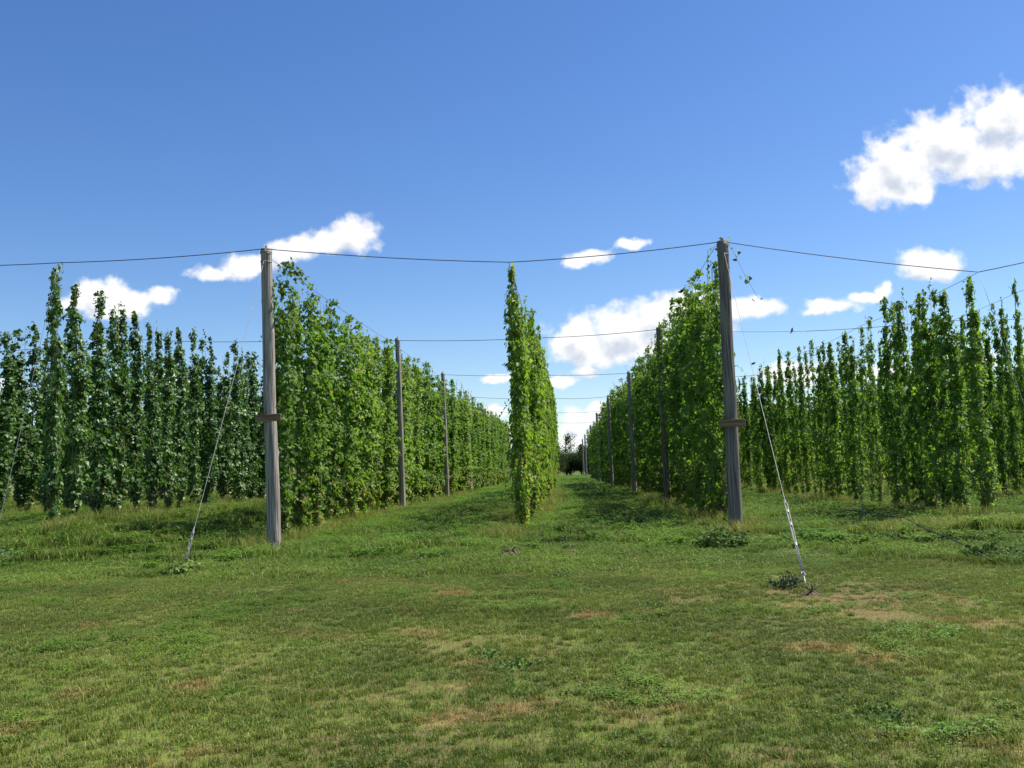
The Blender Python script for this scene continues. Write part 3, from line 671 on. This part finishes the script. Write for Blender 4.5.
# wisp of bine up the left front pole and over the right one
def wisp(path, nleaf, label, seed, smin=.08, smax=.13):
    r = np.random.default_rng(seed); P = [Vector(p) for p in path]
    o = link('hop_sprig', mesh_np('hop_sprig', *tube(P, .0035, 5), [M_stem], True)); tag(o, label, 'hop sprig')
    k = r.random(nleaf)*(len(P)-1.001); pos = np.array([tuple(P[int(q)].lerp(P[int(q)+1], q % 1)) for q in k])+r.normal(0, .07, (nleaf, 3))
    V, T, C = leaves(pos, np.tile([[.4, -.6, .6]], (nleaf, 1)), smin+(smax-smin)*r.random(nleaf), np.array([.085, .15, .035])*(.8+.4*r.random((nleaf, 1))), r)
    link('foliage', mesh_np('foliage', V, T, [M_hop], False, {'Col': ('POINT', 'FLOAT_COLOR', C)}), o)
wisp([(-6.28, 20.3, 1.2), (-6.22, 20.35, 2.8), (-6.2, 20.3, 4.4), (-6.27, 20.3, 5.5), (-6.32, 20.25, 6.3), (-6.24, 20.3, 6.35), (-6.1, 20.3, 6.15), (-5.95, 20.3, 5.9)], 120, 'thin hop sprig climbing just right of the left front pole', 4)
wisp([(3.1, 20.5, 4.2), (3.15, 20.5, 5.3), (3.2, 20.4, 6.2), (3.6, 20.2, 6.35), (3.75, 20.15, 6.0), (3.95, 20.15, 5.5), (4.2, 20.15, 5.0)], 34, 'small hop sprig dangling from the top of the right front pole', 5)

# ------------------------------------------------------------------ foreground weeds, clods, hose, marker post, birds
def weed(x, y, n_, rad, hgt, label, seed, col, size=(.05, .11), name='weed_clump', cat='weeds', spiky=False):
    r = np.random.default_rng(seed)
    mb = MB(); P = []; Nn = []
    for k in range(n_):
        a_ = r.random()*6.28; rr_ = rad*math.sqrt(r.random()); h_ = hgt*(.5+.6*r.random())*(1-.5*rr_/rad)
        x0, y0 = math.cos(a_)*rr_*.5, math.sin(a_)*rr_*.5; x1, y1 = math.cos(a_)*rr_, math.sin(a_)*rr_
        mb.add(tube([(x0, y0, -.03), ((x0+x1)/2, (y0+y1)/2, h_*.6), (x1, y1, h_)], [.005, .004, .002], 4))
        m = 14
        for q in range(m):
            t = .2+.8*q/(m-1); P.append((x0+(x1-x0)*t+r.normal(0, .04), y0+(y1-y0)*t+r.normal(0, .04), h_*t)); Nn.append((math.cos(a_)*.5+r.normal(0, .3), math.sin(a_)*.5-.2, .8))
    o = bpy.data.objects.new(name, None); COL.objects.link(o); o.location = (x, y, gh(x, y)); tag(o, label, cat)
    link('stem', mb.mesh('stem', M_stem, True), o)
    P = np.array(P); s_ = size[0]+(size[1]-size[0])*r.random(len(P)); c_ = np.array(col)*(.8+.8*r.random((len(P), 1)))
    V, T, C = leaves(P, np.array(Nn), s_*.7, c_, r, droop=-.1 if spiky else .3)
    if spiky: pass
    link('leaves', mesh_np('leaves', V, T, [M_tree], False, {'Col': ('POINT', 'FLOAT_COLOR', C)}), o)
gx = pix_ground(737, 557); weed(gx[0], gx[1]+1.2, 90, .5, .5, 'dark leafy weed bush in front of the right front pole', 1, (.09, .135, .030))
gx = pix_ground(178, 575); weed(gx[0], gx[1]+.2, 34, .32, .30, 'low thistle clump at the foot of the left guy cable', 2, (.10, .15, .035), (.05, .10), cat='weeds')
gx = pix_ground(20, 556); weed(gx[0]+.6, gx[1]-2.4, 110, .95, .42, 'broad bluish green weed patch at the left edge of the lawn', 3, (.09, .15, .06), (.05, .10), spiky=True)
gx = pix_ground(1010, 562); weed(gx[0], gx[1]+.4, 50, .5, .28, 'dark weeds on the end of the earth bank at right', 8, (.06, .10, .025))
gx = pix_ground(885, 545); weed(gx[0], gx[1]+.4, 40, .5, .25, 'dark weeds halfway along the earth bank at right', 9, (.06, .10, .025))
gx = pix_ground(790, 590); weed(gx[0], gx[1]+.1, 26, .22, .20, 'dark withered weeds beside the foot of the doubled guy cable', 10, (.045, .06, .03), (.03, .06))
for k, (px_, py_) in enumerate([(560, 575), (485, 658), (515, 668), (885, 716), (650, 606)]):
    gx = pix_ground(px_, py_); weed(gx[0], gx[1], 16, .15, .07, ['low weed tuft on the lawn in line with the middle row', 'low leafy weed left of the lawn centre', 'small leafy weed just right of the lawn centre', 'dark tuft low on the right of the lawn', 'weed tuft on the lawn left of the doubled guy cable'][k], 20+k, (.075, .125, .028), (.03, .05), name='weed_tuft', cat='weed')
M_clod = simple_mat('dry_soil', (.06, .038, .024), (.17, .115, .075), scale=(9, 9, 9), rough=.95, bump=1.0)
def clod(x, y, r_, h_, label, seed, sticks=0):
    V = []; Fc = []; n1, n2 = 22, 8
    for j in range(n2+1):
        for k in range(n1):
            a_ = k/n1*6.283; t = j/n2; rr_ = r_*(1-t)*(1+.35*mn.noise(Vector((math.cos(a_)*1.7, math.sin(a_)*1.7, seed))))
            xx, yy = math.cos(a_)*rr_*1.4, math.sin(a_)*rr_*.8
            V.append((xx, yy, -.03+h_*(1-(1-t)**2)*(1+.8*mn.noise(Vector((xx*9, yy*9, seed+3))))))
    for j in range(n2):
        for k in range(n1):
            k2 = (k+1) % n1; Fc.append((j*n1+k, j*n1+k2, (j+1)*n1+k2, (j+1)*n1+k))
    o = link('soil_clod', mesh_np('soil_clod', V, Fc, [M_clod], False), None, (x, y, gh(x, y))); tag(o, label, 'soil heap')
    if sticks:
        r = random.Random(seed); mb = MB()
        for k in range(sticks):
            a_ = r.uniform(0, 6.28); l1 = r.uniform(.1, .3); mb.add(tube([(0, 0, h_*.6), (math.cos(a_)*l1*.5, math.sin(a_)*l1*.4, h_+.05), (math.cos(a_)*l1, math.sin(a_)*l1*.6, h_*.5+r.uniform(0, .12))], [.008, .006, .003], 4))
        link('twig', mb.mesh('twig', M_stem), o)
gx = pix_ground(812, 596); clod(gx[0], gx[1], .13, .07, 'dark soil clod at the foot of the doubled guy cable', 1, 8)
gx = pix_ground(510, 557); clod(gx[0], gx[1], .26, .12, 'brown heap of dead roots in front of the middle row', 2, 16)
gx = pix_ground(570, 553); clod(gx[0], gx[1], .22, .07, 'flat brown soil heap in the mouth of the grass lane', 3, 6)
gx = pix_ground(632, 726); clod(gx[0], gx[1], .07, .022, 'small dark soil lump low in the middle of the lawn', 4, 0)
# drip hose along the bank
hz_ = []
for (px_, py_, z_) in [(822, 500, .25), (862, 508, .36), (880, 513, .38), (905, 521, .34), (930, 530, .32), (950, 537, .30), (972, 545, .22), (992, 553, .12)]:
    q = pix_ground(px_, py_+13); hz_.append((q[0], q[1], gh(*q)+z_*.62))
o = link('drip_hose', mesh_np('drip_hose', *tube(hz_, .011, 7), [M_hose], True)); tag(o, 'black drip hose slanting down over the earth bank at right', 'hose')
q = pix_ground(864, 524); mb = MB(); mb.add(tube([(0, 0, -.1), (.01, 0, .25), (.0, 0, .45)], [.024, .022, .02], 8)); mb.box((0, 0, .45), (.022, .022, .008))
o = link('marker_stake', mb.mesh('marker_stake', M_woodd), None, (q[0], q[1], gh(*q))); tag(o, 'short dark stake standing before the right rows', 'stake')
def bird(loc, label, fly=False):
    V = []; Fc = []; prof = [(-.13, .004, 0), (-.08, .016, 0), (-.03, .036, .004), (.02, .042, .012), (.06, .030, .03), (.085, .027, .045), (.11, .016, .045), (.135, .003, .04)]
    for (px_, r_, z_) in prof:
        for k in range(10): V.append((px_, math.cos(k/10*6.283)*r_, z_+math.sin(k/10*6.283)*r_))
    for j in range(len(prof)-1):
        for k in range(10): k2 = (k+1) % 10; Fc.append((j*10+k, j*10+k2, (j+1)*10+k2, (j+1)*10+k))
    o = link('bird', mesh_np('bird', V, Fc, [M_bird], True), None, loc); tag(o, label, 'bird', 'small dark birds about the wires'); o.rotation_euler = (0, 0 if fly else -.9, random.random()*2)
    if fly:
        for s in (-1, 1):
            wv_ = [(-.03, s*.03, .02), (.05, s*.03, .02), (.06, s*.12, .07), (-.02, s*.20, .05), (-.04, s*.10, .06)]; wv2 = [(a_, b_, c_-.008) for a_, b_, c_ in wv_]
            link('wing', mesh_np('wing', wv_+wv2, [(0,1,2,3,4), (9,8,7,6,5)]+[(i, (i+1) % 5, 5+(i+1) % 5, 5+i) for i in range(5)], [M_bird]), o)
    else:
        mb = MB(); mb.add(tube([(.0, .012, -.03), (.01, .012, -.09)], .003, 4)); mb.add(tube([(.0, -.012, -.03), (.01, -.012, -.09)], .003, 4)); link('foot', mb.mesh('foot', M_bird), o)
def at_depth(px_, py_, y_):
    d = fw*F+rt*(px_-512)+up*(384-py_); t = y_/d.y; return (d.x*t, y_, EYE+d.z*t)
bird(at_depth(792, 331, 33.9), 'small dark bird perched on the second cross wire at right')
bird(at_depth(753, 364, 40), 'small dark bird low beside the right guy cable', True)
bird(at_depth(681, 292, 30), 'small dark bird flying left of the right front pole', True)

# ------------------------------------------------------------------ trees beyond the hop yard
def tree_meshes(seed, H, W, conifer=False, dens=1.0, low=.22):
    r = np.random.default_rng(seed); mb = MB(); P = []; Nn = []; S = []; shades = []
    mb.add(tube([(0, 0, -.3), (.1, 0, H*.35), (-.05, .1, H*.62), (0, 0, H*.93)], [H*.028, H*.02, H*.012, H*.003], 8))
    nb = int((46 if conifer else 34)*dens)
    for k in range(nb):
        if conifer:
            t = .12+.86*k/nb; L = W*.5*(1-t)**.8*(.75+.4*r.random())+.15
        else:
            t = low+(.97-low)*r.random(); L = W*.5*math.sqrt(max(.05, 1-((t-(.4 if low < .2 else .55))/(.62 if low < .2 else .5))**2))*(.65+.5*r.random())
        a_ = r.random()*6.28; rise = -.1*L if conifer else .45*L*(1.1-t)
        e = (math.cos(a_)*L, math.sin(a_)*L, H*t+rise)
        mb.add(tube([(0, 0, H*t*.86), (e[0]*.5, e[1]*.5, H*t*.93+rise*.5), e], [H*.008, H*.005, H*.001], 5))
        m = int(120*dens) if not conifer else 80
        u = r.random(m)**.5; sp_ = .16*W*(.5 if conifer else 1)
        P.append(np.stack([e[0]*u, e[1]*u, H*t*.9+(e[2]-H*t*.9)*u], 1)+r.normal(0, sp_*.55, (m, 3))*(.35 if conifer else .8))
        Nn.append(np.tile([[math.cos(a_)*.4, math.sin(a_)*.4, .8]], (m, 1))); S.append(.22+.22*r.random(m)); shades.append(np.full(m, .75+.5*r.random()))
    P = np.concatenate(P); sh_ = np.concatenate(shades)[:, None]
    base = np.array([.030, .052, .020]) if conifer else np.array([.050, .085, .024])
    V, T, C = leaves(P, np.concatenate(Nn), np.concatenate(S), base*sh_*(.8+.4*r.random((len(P), 1))), r)
    return mesh_np('crown', V, T, [M_tree], False, {'Col': ('POINT', 'FLOAT_COLOR', C)}), mb.mesh('trunk', M_bark, True)
TV = [tree_meshes(1, 10, 8), tree_meshes(2, 10, 7), tree_meshes(3, 10, 9, dens=1.2), tree_meshes(4, 10, 6, dens=.8), tree_meshes(5, 10, 5, True), tree_meshes(6, 10, 7, dens=.5), tree_meshes(7, 10, 14, low=.03, dens=2.2), tree_meshes(8, 10, 13, low=.03, dens=2.0)]
def tree(x, y, h_, v, label, group=None, w_=1.0):
    root = bpy.data.objects.new('conifer_tree' if v == 4 else 'broadleaf_tree', None); COL.objects.link(root); root.location = (x, y, 0); root.rotation_euler = (0, 0, random.random()*6.28)
    root.scale = (h_/10*w_, h_/10*w_, h_/10); tag(root, label, 'tree', group)
    link('crown', TV[v][0], root); link('trunk', TV[v][1], root)
tree(-1.2, 175, 8.0, 5, 'open crowned tree standing highest at the end of the lane', 'trees beyond the hop yard', .7)
tree(1.6, 178, 6.0, 4, 'dark conifer at the end of the grass lane', 'trees beyond the hop yard')
tree(3.6, 165, 5.6, 2, 'low dark bushy tree at the end of the lane behind the far poles', 'trees beyond the hop yard', 1.1)
tree(-4.5, 170, 6.5, 0, 'bushy tree left of the open crowned tree at the end of the lane', 'trees beyond the hop yard')
tree(6.8, 168, 6.2, 1, 'bushy tree right of the far poles at the lane end', 'trees beyond the hop yard')
x = -118
while x < -9:
    tree(x, 135+random.uniform(-8, 12), random.uniform(8, 10.5), random.choice([0, 1, 2, 3]), 'broadleaf tree in the distant tree line behind the left rows', 'trees beyond the left rows', 1.15); x += random.uniform(5.5, 7.5)
x = 10
while x < 92:
    tree(x, 118+random.uniform(-6, 10), random.uniform(8.2, 10.2), random.choice([0, 1, 2, 3]), 'broadleaf tree in the distant tree line behind the right rows', 'trees beyond the right rows', 1.15); x += random.uniform(4.8, 6.8)

for k, (x_, y_, h_, v_) in enumerate([(-9, 160, 5, 6), (-4, 168, 4.6, 7), (-.5, 172, 3.8, 6), (3.2, 170, 4.4, 7), (6.5, 172, 5.2, 6), (10, 165, 5.6, 7), (14, 160, 6, 6)]):
    tree(x_, y_, h_, v_, ['rounded bush at the far end of the left lane', 'low rounded bush under the open crowned tree', 'lowest bush at the end of the grass lane', 'dark bush behind the far poles at the lane end', 'bush just right of the far poles at the lane end', 'broad bush hidden behind the right pole row', 'broad bush farther right behind the right pole row'][k], 'bushes closing the end of the lane')
